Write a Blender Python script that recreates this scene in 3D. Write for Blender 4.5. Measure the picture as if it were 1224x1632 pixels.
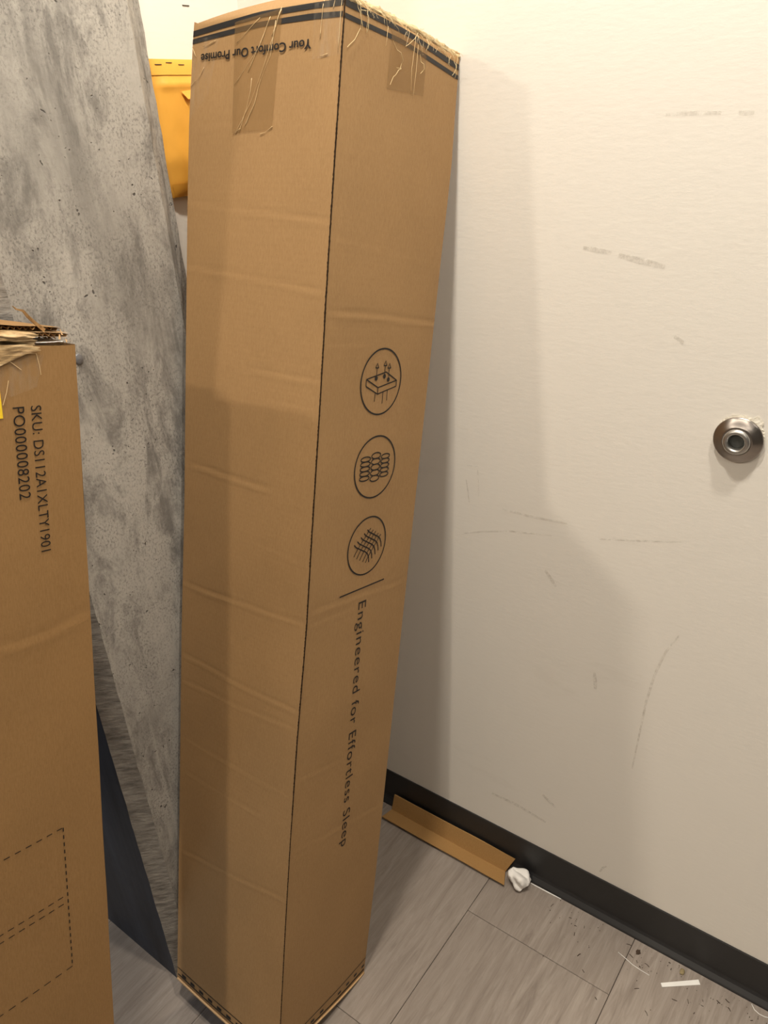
import bpy, bmesh, math, random
from mathutils import Matrix, Vector, noise

random.seed(7)
S = bpy.context.scene
C = S.collection
for o in list(bpy.data.objects):
    bpy.data.objects.remove(o)

# ------------------------------------------------------------------ camera
F_PX, YAW, PITCH, ROLL, CAM_H = 1220.57, 0.90407, 0.472855, 0.065645, 1.475
fw = Vector((math.sin(YAW) * math.cos(PITCH), math.cos(YAW) * math.cos(PITCH), -math.sin(PITCH)))
r0 = Vector((math.cos(YAW), -math.sin(YAW), 0))
d0 = fw.cross(r0)
rt = r0 * math.cos(ROLL) + d0 * math.sin(ROLL)
dn = -r0 * math.sin(ROLL) + d0 * math.cos(ROLL)
cam = bpy.data.cameras.new('camera')
cam.sensor_fit = 'VERTICAL'
cam.sensor_height = 24.0
cam.lens = F_PX / 1632 * 24.0
cam.clip_start = 0.02
camo = bpy.data.objects.new('camera', cam)
C.objects.link(camo)
camo.matrix_world = Matrix(((rt.x, -dn.x, -fw.x, 0), (rt.y, -dn.y, -fw.y, 0), (rt.z, -dn.z, -fw.z, CAM_H), (0, 0, 0, 1)))
S.camera = camo

# ------------------------------------------------------------------ light and exposure
S.view_settings.view_transform = 'Standard'
S.view_settings.look = 'None'
S.view_settings.gamma = 1.0
S.view_settings.use_curve_mapping = False
S.view_settings.exposure = 0.0
world = bpy.data.worlds.new('world')
S.world = world
world.use_nodes = True
world.node_tree.nodes['Background'].inputs[0].default_value = (1.0, 0.95, 0.88, 1)
world.node_tree.nodes['Background'].inputs[1].default_value = 0.05


def lamp(name, loc, energy, size, col, target=None, spread=180):
    l = bpy.data.lights.new(name, 'AREA')
    l.shape = 'DISK'
    l.size = size
    l.energy = energy
    l.color = col
    l.spread = math.radians(spread)
    o = bpy.data.objects.new(name, l)
    C.objects.link(o)
    o.location = loc
    if target is not None:
        o.rotation_euler = (Vector(target) - Vector(loc)).to_track_quat('-Z', 'Y').to_euler()
    return o


WARM = (1.0, 0.915, 0.79)
WARMER = (1.0, 0.88, 0.72)
lamp('ceiling_lamp_wash', (0.62, -0.05, 2.70), 17.5, 0.10, WARM)
lamp('ceiling_lamp_corner', (0.40, 0.45, 2.70), 22.0, 0.12, WARM)
lamp('ceiling_lamp_near', (-1.85, 0.28, 2.70), 29.0, 0.14, WARMER)
lamp('ceiling_lamp_far', (-1.70, 1.74, 2.70), 33.0, 0.14, WARMER)
lamp('fill_rear', (-0.9, -1.3, 2.70), 11.0, 0.30, WARM)  # added fill, lifts the lower wall and the front panels
lamp('cool_daylight_fill', (-0.9, 3.6, 1.5), 18.0, 1.0, (0.55, 0.76, 1.0), (0.4, 0.9, 0.3))  # unseen cool lamp added to tint the floor strip; no window built

# ------------------------------------------------------------------ measures (metres)
WX = 1.0371          # right wall plane
BB = 0.1016          # baseboard height
COL_L, COL_R, COL_Y, CH = 0.4727, 0.7225, 0.9183, 0.0254
BACK_Y = 1.045
CEIL = 2.75
BW, BD, BL = 0.24456, 0.25833, 1.58988         # tall box
BOX_P = Vector((0.6669, 0.6482, 0.0))
BOX_ROT = (0.2362, 0.0098, -0.0105)
LB_T = Vector((0.4460, 0.7536, 1.2817))         # left box, front top right corner
LB_ROT = (0.2224, -0.0278, -0.0127)
LB_W, LB_D, LB_L = 0.262, 0.25, 1.3165


# ------------------------------------------------------------------ helpers
def rotm(th, ph, ps):
    return Matrix.Rotation(ph, 3, 'X') @ Matrix.Rotation(th, 3, 'Y') @ Matrix.Rotation(ps, 3, 'Z')


def link(name, me, mat=None, parent=None, smooth=False):
    o = bpy.data.objects.new(name, me)
    C.objects.link(o)
    if mat:
        me.materials.append(mat)
    if parent:
        o.parent = parent
    if smooth:
        for p in me.polygons:
            p.use_smooth = True
    return o


def obj(name, verts, faces, mat=None, parent=None, smooth=False):
    me = bpy.data.meshes.new(name)
    me.from_pydata([tuple(v) for v in verts], [], faces)
    me.update()
    return link(name, me, mat, parent, smooth)


def tag(o, label=None, cat=None, group=None, kind=None):
    if label: o['label'] = label
    if cat: o['category'] = cat
    if group: o['group'] = group
    if kind: o['kind'] = kind
    return o


def empty(name, loc=(0, 0, 0), mat3=None):
    o = bpy.data.objects.new(name, None)
    o.empty_display_size = 0.1
    C.objects.link(o)
    m = Matrix.Translation(loc)
    if mat3 is not None:
        m = m @ mat3.to_4x4()
    o.matrix_world = m
    return o


class MB:
    def __init__(self):
        self.v = []
        self.f = []

    def add(self, vs, fs):
        n = len(self.v)
        self.v += [tuple(x) for x in vs]
        self.f += [tuple(i + n for i in f) for f in fs]

    def box(self, lo, hi):
        x0, y0, z0 = lo
        x1, y1, z1 = hi
        self.add([(x0, y0, z0), (x1, y0, z0), (x1, y1, z0), (x0, y1, z0), (x0, y0, z1), (x1, y0, z1), (x1, y1, z1), (x0, y1, z1)],
                 [(0, 3, 2, 1), (4, 5, 6, 7), (0, 1, 5, 4), (1, 2, 6, 5), (2, 3, 7, 6), (3, 0, 4, 7)])

    def grid(self, fn, nu, nv, flip=False):
        vs = [fn(i / nu, j / nv) for j in range(nv + 1) for i in range(nu + 1)]
        fs = []
        for j in range(nv):
            for i in range(nu):
                a = j * (nu + 1) + i
                q = (a, a + 1, a + nu + 2, a + nu + 1)
                fs.append(q[::-1] if flip else q)
        self.add(vs, fs)

    def tube(self, pts, rad, sides=5):
        pts = [Vector(p) for p in pts]
        n = len(pts)
        vs = []
        for i, p in enumerate(pts):
            t = (pts[min(i + 1, n - 1)] - pts[max(i - 1, 0)])
            t = t.normalized() if t.length > 1e-9 else Vector((0, 0, 1))
            a = t.cross(Vector((0.31, 0.87, 0.38))).normalized()
            b = t.cross(a)
            r = rad(i / (n - 1)) if callable(rad) else rad
            for k in range(sides):
                an = 2 * math.pi * k / sides
                vs.append(p + a * (r * math.cos(an)) + b * (r * math.sin(an)))
        fs = []
        for i in range(n - 1):
            for k in range(sides):
                k2 = (k + 1) % sides
                fs.append((i * sides + k, i * sides + k2, (i + 1) * sides + k2, (i + 1) * sides + k))
        fs.append(tuple(range(sides))[::-1])
        fs.append(tuple((n - 1) * sides + k for k in range(sides)))
        self.add(vs, fs)

    def build(self, name, mat=None, parent=None, smooth=False):
        return obj(name, self.v, self.f, mat, parent, smooth)


def lerp_tab(tab, x):
    if x <= tab[0][0]: return tab[0][1]
    for (x0, y0), (x1, y1) in zip(tab, tab[1:]):
        if x <= x1:
            return y0 + (y1 - y0) * (x - x0) / (x1 - x0)
    return tab[-1][1]


# ------------------------------------------------------------------ materials
class NT:
    def __init__(self, name):
        self.m = bpy.data.materials.new(name)
        self.m.use_nodes = True
        self.t = self.m.node_tree
        self.b = self.t.nodes['Principled BSDF']
        self.out = self.t.nodes['Material Output']

    def n(self, typ, **kw):
        nd = self.t.nodes.new(typ)
        for k, v in kw.items():
            if k.startswith('i_'):
                key = k[2:]
                nd.inputs[int(key) if key.isdigit() else key.replace('_', ' ')].default_value = v
            else:
                setattr(nd, k, v)
        return nd

    def l(self, a, b):
        self.t.links.new(a, b)

    def coords(self, scale=(1, 1, 1), rnd=False):
        tc = self.n('ShaderNodeTexCoord')
        mp = self.n('ShaderNodeMapping')
        mp.inputs['Scale'].default_value = scale
        self.l(tc.outputs['Object'], mp.inputs['Vector'])
        if rnd:
            oi = self.n('ShaderNodeObjectInfo')
            ml = self.n('ShaderNodeMath', operation='MULTIPLY')
            ml.inputs[1].default_value = 37.0
            self.l(oi.outputs['Random'], ml.inputs[0])
            cb = self.n('ShaderNodeCombineXYZ')
            for i in range(3): self.l(ml.outputs[0], cb.inputs[i])
            self.l(cb.outputs[0], mp.inputs['Location'])
        return mp.outputs[0]

    def noise(self, vec, scale, detail=4, rough=0.55, dist=0.0):
        nd = self.n('ShaderNodeTexNoise')
        nd.inputs['Scale'].default_value = scale
        nd.inputs['Detail'].default_value = detail
        nd.inputs['Roughness'].default_value = rough
        nd.inputs['Distortion'].default_value = dist
        if vec is not None: self.l(vec, nd.inputs['Vector'])
        return nd.outputs['Fac']

    def ramp(self, fac, stops):
        nd = self.n('ShaderNodeValToRGB')
        e = nd.color_ramp.elements
        while len(e) < len(stops): e.new(0.5)
        for x, (p, c) in zip(e, stops):
            x.position = p
            x.color = (c[0], c[1], c[2], 1) if not isinstance(c, (int, float)) else (c, c, c, 1)
        self.l(fac, nd.inputs[0])
        return nd.outputs[0]

    def mix(self, fac, a, b, mode='MIX'):
        nd = self.n('ShaderNodeMix', data_type='RGBA', blend_type=mode)
        for sock, v in ((nd.inputs[0], fac), (nd.inputs[6], a), (nd.inputs[7], b)):
            if isinstance(v, (int, float)): sock.default_value = v
            elif isinstance(v, tuple): sock.default_value = (v[0], v[1], v[2], 1)
            else: self.l(v, sock)
        return nd.outputs[2]

    def bump(self, h, strength, dist=0.001, prev=None):
        nd = self.n('ShaderNodeBump')
        nd.inputs['Strength'].default_value = strength
        nd.inputs['Distance'].default_value = dist
        self.l(h, nd.inputs['Height'])
        if prev is not None: self.l(prev, nd.inputs['Normal'])
        return nd.outputs[0]

    def fin(self, col=None, rough=0.6, spec=0.3, metal=0.0, normal=None):
        if col is not None:
            if isinstance(col, tuple): self.b.inputs['Base Color'].default_value = (col[0], col[1], col[2], 1)
            else: self.l(col, self.b.inputs['Base Color'])
        if isinstance(rough, (int, float)): self.b.inputs['Roughness'].default_value = rough
        else: self.l(rough, self.b.inputs['Roughness'])
        self.b.inputs['Specular IOR Level'].default_value = spec
        self.b.inputs['Metallic'].default_value = metal
        if normal is not None: self.l(normal, self.b.inputs['Normal'])
        return self.m

    def alpha(self, fac):
        """let what lies beneath show through: fac is how much the film covers"""
        tr = self.n('ShaderNodeBsdfTransparent')
        mx = self.n('ShaderNodeMixShader')
        if isinstance(fac, (int, float)): mx.inputs[0].default_value = fac
        else: self.l(fac, mx.inputs[0])
        self.l(tr.outputs[0], mx.inputs[1])
        self.l(self.b.outputs[0], mx.inputs[2])
        self.l(mx.outputs[0], self.out.inputs[0])
        return self.m


def mat_plain(name, col, rough=0.6, spec=0.3, metal=0.0, var=0.12, scale=60):
    n = NT(name)
    v = n.noise(n.coords(), scale)
    c = n.mix(v, tuple(x * (1 - var) for x in col), tuple(min(1, x * (1 + var)) for x in col))
    return n.fin(c, rough, spec, metal)


def mat_kraft(name, base, rough=0.62):
    n = NT(name)
    co = n.coords()
    a = n.noise(co, 9, 4)
    b = n.noise(n.coords((700, 700, 130)), 1.0, 3)
    sp = n.noise(co, 420, 2)
    c = n.mix(a, tuple(x * 0.90 for x in base), tuple(x * 1.09 for x in base))
    c = n.mix(n.ramp(b, [(0.35, 0.0), (0.65, 1.0)]), c, n.mix(1.0, c, (0.90, 0.88, 0.85), 'MULTIPLY'))
    c = n.mix(n.ramp(sp, [(0.62, 0.0), (0.72, 0.30)]), c, tuple(x * 0.6 for x in base))
    wv = n.n('ShaderNodeTexWave', wave_type='BANDS', bands_direction='Z')
    wv.inputs['Scale'].default_value = 42
    wv.inputs['Distortion'].default_value = 0.6
    n.l(co, wv.inputs['Vector'])
    nr = n.bump(wv.outputs['Fac'], 0.03, 0.0006)
    nr = n.bump(n.noise(co, 260, 3), 0.12, 0.0006, nr)
    return n.fin(c, rough, 0.25, 0, nr)


M = {}
M['kraft'] = mat_kraft('kraft_cardboard', (0.375, 0.228, 0.103))
M['kraft_left'] = mat_kraft('kraft_cardboard_tan', (0.310, 0.178, 0.071))
M['kraft_light'] = mat_kraft('torn_cardboard', (0.58, 0.38, 0.20), 0.75)
M['kraft_angle'] = mat_kraft('cardboard_angle', (0.39, 0.225, 0.085), 0.6)
M['ink'] = mat_plain('black_ink', (0.012, 0.010, 0.010), 0.5, 0.3, 0, 0.2)
M['stripe'] = mat_plain('printed_stripe', (0.018, 0.017, 0.018), 0.42, 0.35, 0, 0.3, 200)
M['seam'] = mat_plain('cut_edge', (0.030, 0.018, 0.010), 0.8, 0.1, 0, 0.4, 300)
M['hollow'] = mat_plain('shaded_cardboard_inside', (0.055, 0.035, 0.020), 0.9, 0.1)  # darkened cardboard colour stands in for shade under the torn flaps
M['yellow'] = mat_plain('yellow_paper', (0.90, 0.62, 0.03), 0.55, 0.3, 0, 0.05)
M['white'] = mat_plain('white_paper', (0.86, 0.85, 0.82), 0.7, 0.2, 0, 0.04)
M['fibre'] = mat_plain('tape_fibre', (0.66, 0.52, 0.29), 0.35, 0.5, 0, 0.12, 300)
M['strand'] = mat_plain('tape_wrinkle', (0.66, 0.49, 0.27), 0.22, 0.6, 0, 0.10, 300)
M['debris'] = mat_plain('dark_debris', (0.065, 0.045, 0.032), 0.8, 0.2, 0, 0.3, 300)
M['crumb'] = mat_plain('tan_crumb', (0.30, 0.24, 0.13), 0.8, 0.2, 0, 0.3, 300)
M['staple'] = mat_plain('staple_wire', (0.10, 0.085, 0.07), 0.4, 0.5, 0.6, 0.1)
M['plug'] = mat_plain('grey_plug', (0.20, 0.20, 0.21), 0.45, 0.4, 0.3, 0.15)
M['rubber'] = mat_plain('grey_rubber', (0.075, 0.080, 0.075), 0.55, 0.4, 0, 0.2, 400)

n = NT('wall_paint')
co = n.coords()
c = n.mix(n.noise(co, 2.2, 5), (0.835, 0.800, 0.735), (0.875, 0.842, 0.780))
c = n.mix(n.ramp(n.noise(n.coords((1, 3.0, 9.0)), 1.3, 8, 0.7), [(0.60, 0.0), (0.80, 0.22)]), c, (0.60, 0.555, 0.49))
nr = n.bump(n.noise(n.coords((20, 55, 170)), 1.0, 5, 0.6), 0.22, 0.0012)
nr = n.bump(n.noise(co, 14, 4), 0.10, 0.004, nr)
M['wall'] = n.fin(c, 0.48, 0.35, 0, nr)

n = NT('plaster_chip')
M['chip'] = n.fin(n.mix(n.noise(n.coords(), 90), (0.85, 0.80, 0.66), (0.95, 0.92, 0.84)), 0.85, 0.15, 0, n.bump(n.noise(n.coords(), 260), 0.6, 0.002))

n = NT('wall_scuff')
n.fin((0.33, 0.29, 0.24), 0.6, 0.2)
M['scuff'] = n.alpha(n.ramp(n.noise(n.coords((1, 120, 120)), 1.0, 6, 0.75), [(0.38, 0.0), (0.76, 0.40)]))
n = NT('wall_scuff_faint')
n.fin((0.45, 0.40, 0.34), 0.6, 0.2)
M['scuff2'] = n.alpha(n.ramp(n.noise(n.coords((1, 90, 90)), 1.0, 6, 0.75), [(0.36, 0.0), (0.80, 0.42)]))

n = NT('concrete')
co = n.coords()
cl = n.noise(n.coords((4.5, 4.5, 1.9)), 1.0, 9, 0.66, 0.5)
med = n.noise(n.coords((22, 22, 9)), 1.0, 9, 0.72, 0.4)
st = n.noise(n.coords((60, 60, 4.0)), 1.0, 6, 0.65, 0.3)
c = n.ramp(cl, [(0.36, (0.265, 0.251, 0.228)), (0.48, (0.405, 0.384, 0.348)), (0.60, (0.485, 0.460, 0.416))])
c = n.mix(n.ramp(med, [(0.38, 0.80), (0.52, 0.0)]), c, (0.168, 0.158, 0.145))
c = n.mix(n.ramp(st, [(0.50, 0.0), (0.72, 0.40)]), c, (0.55, 0.52, 0.472))
gr = n.noise(n.coords((330, 330, 220)), 1.0, 5, 0.7)
gsel = n.ramp(n.noise(co, 9, 6, 0.7), [(0.36, 0.0), (0.56, 1.0)])
gm_ = n.n('ShaderNodeMath', operation='MULTIPLY')
n.l(n.ramp(gr, [(0.36, 0.85), (0.51, 0.0)]), gm_.inputs[0])
n.l(gsel, gm_.inputs[1])
c = n.mix(gm_.outputs[0], c, (0.15, 0.142, 0.134))
vo = n.n('ShaderNodeTexVoronoi')
vo.inputs['Scale'].default_value = 120
wr = n.n('ShaderNodeMix', data_type='RGBA')
wr.inputs[0].default_value = 0.02
ns = n.n('ShaderNodeTexNoise'); ns.inputs['Scale'].default_value = 60
n.l(co, ns.inputs['Vector'])
n.l(co, wr.inputs[6]); n.l(ns.outputs['Color'], wr.inputs[7])
n.l(wr.outputs[2], vo.inputs['Vector'])
gate = n.noise(co, 33, 2)
pit = n.n('ShaderNodeMath', operation='SUBTRACT')
n.l(vo.outputs['Distance'], pit.inputs[0])
gm = n.ramp(gate, [(0.56, 0.0), (0.80, 0.36)])
n.l(gm, pit.inputs[1])
pf = n.ramp(pit.outputs[0], [(0.0, 1.0), (0.07, 0.0)])
c = n.mix(pf, c, (0.10, 0.092, 0.085))
nr = n.bump(n.noise(co, 60, 8, 0.7), 0.35, 0.003)
inv = n.n('ShaderNodeMath', operation='SUBTRACT')
inv.inputs[0].default_value = 1.0
n.l(pf, inv.inputs[1])
nr = n.bump(inv.outputs[0], 0.7, 0.002, nr)
M['concrete'] = n.fin(c, 0.62, 0.3, 0, nr)

n = NT('concrete_chamfer')
co = n.coords()
c = n.ramp(n.noise(n.coords((30, 30, 120)), 1.0, 6, 0.65), [(0.35, (0.19, 0.178, 0.162)), (0.62, (0.38, 0.358, 0.325))])
M['chamfer'] = n.fin(c, 0.7, 0.25, 0, n.bump(n.noise(n.coords((60, 60, 220)), 1.0, 6, 0.7), 0.6, 0.004))

n = NT('navy_face')  # near-black navy colour for the column's left side
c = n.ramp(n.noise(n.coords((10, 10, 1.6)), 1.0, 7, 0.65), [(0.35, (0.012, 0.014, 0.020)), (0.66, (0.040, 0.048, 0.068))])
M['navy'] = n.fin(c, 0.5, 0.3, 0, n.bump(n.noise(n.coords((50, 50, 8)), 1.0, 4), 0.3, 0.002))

n = NT('vinyl_tile')
big = n.noise(n.coords((1.6, 5.0, 1), True), 1.0, 5, 0.6, 0.6)
stx = n.noise(n.coords((7.5, 70, 1), True), 1.0, 8, 0.70, 0.8)
fine = n.noise(n.coords((22, 320, 1), True), 1.0, 4, 0.6)
c = n.ramp(stx, [(0.30, (0.205, 0.170, 0.145)), (0.50, (0.295, 0.251, 0.217)), (0.72, (0.380, 0.333, 0.291))])
c = n.mix(n.ramp(big, [(0.35, 0.0), (0.65, 0.45)]), c, (0.225, 0.189, 0.162))
c = n.mix(n.ramp(fine, [(0.55, 0.0), (0.75, 0.35)]), c, (0.41, 0.364, 0.322))
M['tile'] = n.fin(c, 0.42, 0.4, 0, n.bump(fine, 0.08, 0.0006))
M['joint'] = mat_plain('tile_joint', (0.035, 0.030, 0.026), 0.9, 0.1)

n = NT('black_vinyl_base')
c = n.mix(n.noise(n.coords(), 30, 5), (0.018, 0.0178, 0.018), (0.028, 0.0275, 0.029))
M['base'] = n.fin(c, 0.42, 0.4, 0, n.bump(n.noise(n.coords(), 120), 0.06, 0.001))
M['ceiling'] = mat_plain('ceiling_paint', (0.80, 0.78, 0.74), 0.8, 0.2, 0, 0.03, 3)

n = NT('packing_tape')
n.fin((0.31, 0.175, 0.060), 0.30, 0.5, 0, n.bump(n.noise(n.coords((30, 30, 6)), 1.0, 2), 0.15, 0.002))
M['tape'] = n.alpha(0.30)
n = NT('frayed_tape')
tcol = n.ramp(n.noise(n.coords((22, 22, 260)), 1.0, 7, 0.7), [(0.30, (0.115, 0.080, 0.045)), (0.45, (0.46, 0.34, 0.17)), (0.62, (0.74, 0.60, 0.36)), (0.8, (0.40, 0.29, 0.15))])
n.fin(tcol, 0.35, 0.4, 0, n.bump(n.noise(n.coords((40, 40, 320)), 1.0, 6), 0.7, 0.003))
M['frayed'] = n.alpha(0.93)
n = NT('clear_tape')
n.fin((0.60, 0.52, 0.40), 0.2, 0.5, 0, n.bump(n.noise(n.coords((200, 200, 60)), 1.0, 5), 0.6, 0.002))
M['clear'] = n.alpha(n.ramp(n.noise(n.coords((160, 160, 30)), 1.0, 5), [(0.40, 0.02), (0.80, 0.20)]))
n = NT('crumpled_tape')
tcol = n.ramp(n.noise(n.coords((30, 30, 170)), 1.0, 7, 0.7), [(0.30, (0.15, 0.09, 0.04)), (0.5, (0.42, 0.28, 0.135)), (0.74, (0.72, 0.56, 0.34))])
M['crumple'] = n.fin(tcol, 0.30, 0.5, 0, n.bump(n.noise(n.coords((40, 40, 200)), 1.0, 6), 0.6, 0.003))

n = NT('padded_envelope')
c = n.mix(n.noise(n.coords(), 25, 5), (0.80, 0.385, 0.050), (0.87, 0.450, 0.075))
M['envelope'] = n.fin(c, 0.5, 0.3, 0, n.bump(n.noise(n.coords((60, 60, 30)), 1.0, 4), 0.25, 0.002))
n = NT('tissue')
M['tissue'] = n.fin(n.mix(n.noise(n.coords(), 80), (0.80, 0.77, 0.73), (0.90, 0.88, 0.85)), 0.9, 0.1)
n = NT('brushed_steel')
c = n.mix(n.noise(n.coords((1, 1, 1)), 120, 3), (0.40, 0.365, 0.34), (0.50, 0.46, 0.43))
n.b.inputs['Anisotropic'].default_value = 0.6
M['steel'] = n.fin(c, 0.33, 0.5, 1.0)
n = NT('satin_ring')
M['ring'] = n.fin(n.mix(n.noise(n.coords(), 100, 3), (0.50, 0.49, 0.47), (0.58, 0.57, 0.55)), 0.38, 0.5, 1.0)

# ------------------------------------------------------------------ the setting
m = MB(); m.box((-5.0, -4.2, -0.06), (1.2, 4.6, -0.0030))
floor = tag(m.build('floor', M['joint']), 'grey-brown streaked vinyl tile floor', kind='structure')
TW, TL, GAP = 0.3056, 0.6112, 0.0005
tile_me = None
for k in range(-7, 4):
    y0 = 0.243 + k * TW
    off = 0.8907 if k % 2 == 0 else 0.5853
    for j in range(-5, 2):
        x0 = off + (j - 1) * TL
        x1 = x0 + TL
        if x0 > WX - 0.01 or x1 < -2.3: continue
        if tile_me is None:
            bm = bmesh.new()
            bmesh.ops.create_cube(bm, size=1.0, matrix=Matrix.Diagonal((TL - 2 * GAP, TW - 2 * GAP, 0.003, 1)))
            ed = [e for e in bm.edges if all(v.co.z > 0 for v in e.verts)]
            bmesh.ops.bevel(bm, geom=ed, offset=0.0006, segments=1, affect='EDGES')
            tile_me = bpy.data.meshes.new('floor_tile')
            bm.to_mesh(tile_me); bm.free()
            tile_me.materials.append(M['tile'])
        o = bpy.data.objects.new('floor_tile', tile_me)
        if x1 > WX + 0.02:       # cut tile at the wall
            bm = bmesh.new()
            wdt = WX + 0.01 - x0
            bmesh.ops.create_cube(bm, size=1.0, matrix=Matrix.Diagonal((wdt - GAP, TW - 2 * GAP, 0.003, 1)))
            ed = [e for e in bm.edges if all(v.co.z > 0 for v in e.verts)]
            bmesh.ops.bevel(bm, geom=ed, offset=0.0006, segments=1, affect='EDGES')
            me = bpy.data.meshes.new('floor_tile')
            bm.to_mesh(me); bm.free()
            me.materials.append(M['tile'])
            o = bpy.data.objects.new('floor_tile', me)
            x1 = x0 + wdt
        C.objects.link(o)
        o.parent = floor
        o.location = ((x0 + x1) / 2, y0 + TW / 2, -0.0015)


def struct_box(name, lo, hi, mat, label=None):
    m = MB(); m.box(lo, hi)
    return tag(m.build(name, mat), label, kind='structure')


wall_right = struct_box('wall_right', (WX, -4.2, -0.003), (WX + 0.12, BACK_Y, CEIL), M['wall'], 'scuffed off-white painted wall')
wall_back = struct_box('wall_back', (0.70, BACK_Y, -0.003), (WX + 0.12, BACK_Y + 0.12, CEIL), M['wall'], 'off-white wall behind the tall box')
struct_box('wall_far', (-5.0, 4.5, -0.003), (0.75, 4.6, CEIL), M['concrete'])
struct_box('wall_left', (-5.1, -4.2, -0.003), (-5.0, 4.6, CEIL), M['concrete'])
struct_box('wall_rear', (-5.0, -4.3, -0.003), (1.2, -4.2, CEIL), M['concrete'])
struct_box('ceiling', (-5.1, -4.3, CEIL), (1.25, 4.6, CEIL + 0.1), M['ceiling'])

prof = [(0.0, BB), (-0.0022, BB), (-0.0030, BB - 0.001), (-0.0032, 0.019), (-0.0040, 0.0162), (-0.0062, 0.0120), (-0.0128, 0.0048), (-0.0142, 0.0030), (-0.0146, 0.0), (0.0, 0.0)]


def cove(name, a, b, nrm, label):
    a, b, nrm = Vector(a), Vector(b), Vector(nrm)
    vs, fs = [], []
    for p in (a, b):
        for (x, z) in prof: vs.append(p + nrm * (-x) + Vector((0, 0, z)))
    k = len(prof)
    for i in range(k - 1): fs.append((i, i + 1, k + i + 1, k + i))
    fs += [tuple(range(k))[::-1], tuple(range(k, 2 * k))]
    return tag(obj(name, vs, fs, M['base']), label, kind='structure')


cove('baseboard_right', (WX, BACK_Y - 0.0002, 0), (WX, -4.19, 0), (-1, 0, 0), 'black vinyl cove baseboard')
cove('baseboard_back', (0.765, BACK_Y, 0), (WX - 0.015, BACK_Y, 0), (0, -1, 0), 'black vinyl cove baseboard behind the tall box')

# wall marks
def scuff(pts, wid, mat='scuff'):
    pts = [Vector((WX - 0.0006, y, z)) for y, z in pts]
    vs, fs = [], []
    for i, p in enumerate(pts):
        t = (pts[min(i + 1, len(pts) - 1)] - pts[max(0, i - 1)]).normalized()
        nn = Vector((0, -t.z, t.y))
        f = 0.35 + 0.65 * math.sin(math.pi * (i + 0.5) / len(pts))
        vs += [p + nn * wid * f, p - nn * wid * f]
    for i in range(len(pts) - 1): fs.append((2 * i, 2 * i + 1, 2 * i + 3, 2 * i + 2))
    return obj('scuff_mark', vs, fs, M[mat], wall_right)


scuff([(0.440, 1.3032), (0.420, 1.301), (0.400, 1.2983)], 0.0035)
scuff([(0.390, 1.296), (0.360, 1.290), (0.327, 1.2841)], 0.0045)
scuff([(0.345, 1.460), (0.320, 1.4605), (0.281, 1.4588)], 0.0025)
scuff([(0.262, 1.458), (0.245, 1.457)], 0.003)
scuff([(0.4755, 0.777), (0.466, 0.765), (0.4545, 0.7505)], 0.0032)
scuff([(0.6285, 0.939), (0.618, 0.940), (0.606, 0.9415)], 0.0014)
scuff([(0.630, 0.912), (0.6275, 0.895), (0.624, 0.868)], 0.0013)
scuff([(0.607, 0.935), (0.6055, 0.91), (0.605, 0.886)], 0.0010)
scuff([(0.645, 0.800), (0.597, 0.818), (0.540, 0.834), (0.466, 0.8465)], 0.0016, 'scuff2')
scuff([(0.385, 0.863), (0.330, 0.876), (0.2615, 0.8929)], 0.0014)
scuff([(0.56, 0.872), (0.50, 0.872), (0.44, 0.876)], 0.0022, 'scuff2')
scuff([(0.574, 0.190), (0.520, 0.192), (0.450, 0.183)], 0.004, 'scuff2')
scuff([(0.46, 0.255), (0.445, 0.245), (0.43, 0.237)], 0.004, 'scuff2')
scuff([(0.245, 0.73), (0.262, 0.69), (0.274, 0.64), (0.282, 0.58), (0.292, 0.42)], 0.0022, 'scuff2')
scuff([(0.375, 0.60), (0.372, 0.58), (0.371, 0.565)], 0.0035, 'scuff2')
scuff([(0.305, 1.196), (0.292, 1.188)], 0.003)
scuff([(0.33, 0.12), (0.325, 0.135), (0.318, 0.145)], 0.0022)

m = MB(); m.box((0.9220, BACK_Y - 0.0008, 1.6432), (0.9350, BACK_Y, 1.6446))
m.build('staple', M['staple'], wall_back)

# ------------------------------------------------------------------ concrete column
col = tag(empty('concrete_column', (0.6, COL_Y + 0.3, 0)), 'mottled grey concrete column with chamfered edges and a navy side', 'column', kind='structure')
inv = Matrix.Translation((-0.6, -COL_Y - 0.3, 0))
XO_R, YO_R = 0.7585, COL_Y + 0.022
XL = COL_L - CH
NL = 138


def jit(z, s, a=0.0011):
    return a * (noise.noise((s, 0.3, z * 26)) + 0.6 * noise.noise((s + 9, 0.3, z * 80)))


def colpts(z):
    return [Vector((XL + 0.3 * jit(z, 1), COL_Y + CH + jit(z, 2, 0.0016), z)),
            Vector((COL_L + jit(z, 3, 0.0018), COL_Y, z)),
            Vector((COL_R + jit(z, 4, 0.0016), COL_Y, z)),
            Vector((0.5 * (COL_R + XO_R) + 0.003, 0.5 * (COL_Y + YO_R) + 0.004 + jit(z, 7, .001), z)),
            Vector((XO_R + jit(z, 5, 0.0016), YO_R, z))]


rows = [colpts(-0.003 + i * (CEIL + 0.003) / NL) for i in range(NL + 1)]


def strip(a, b, name, mat):
    vs, fs = [], []
    for r in rows: vs += [inv @ r[a], inv @ r[b]]
    for i in range(NL): fs.append((2 * i, 2 * i + 1, 2 * i + 3, 2 * i + 2))
    return obj(name, vs, fs, mat, col)


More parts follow.
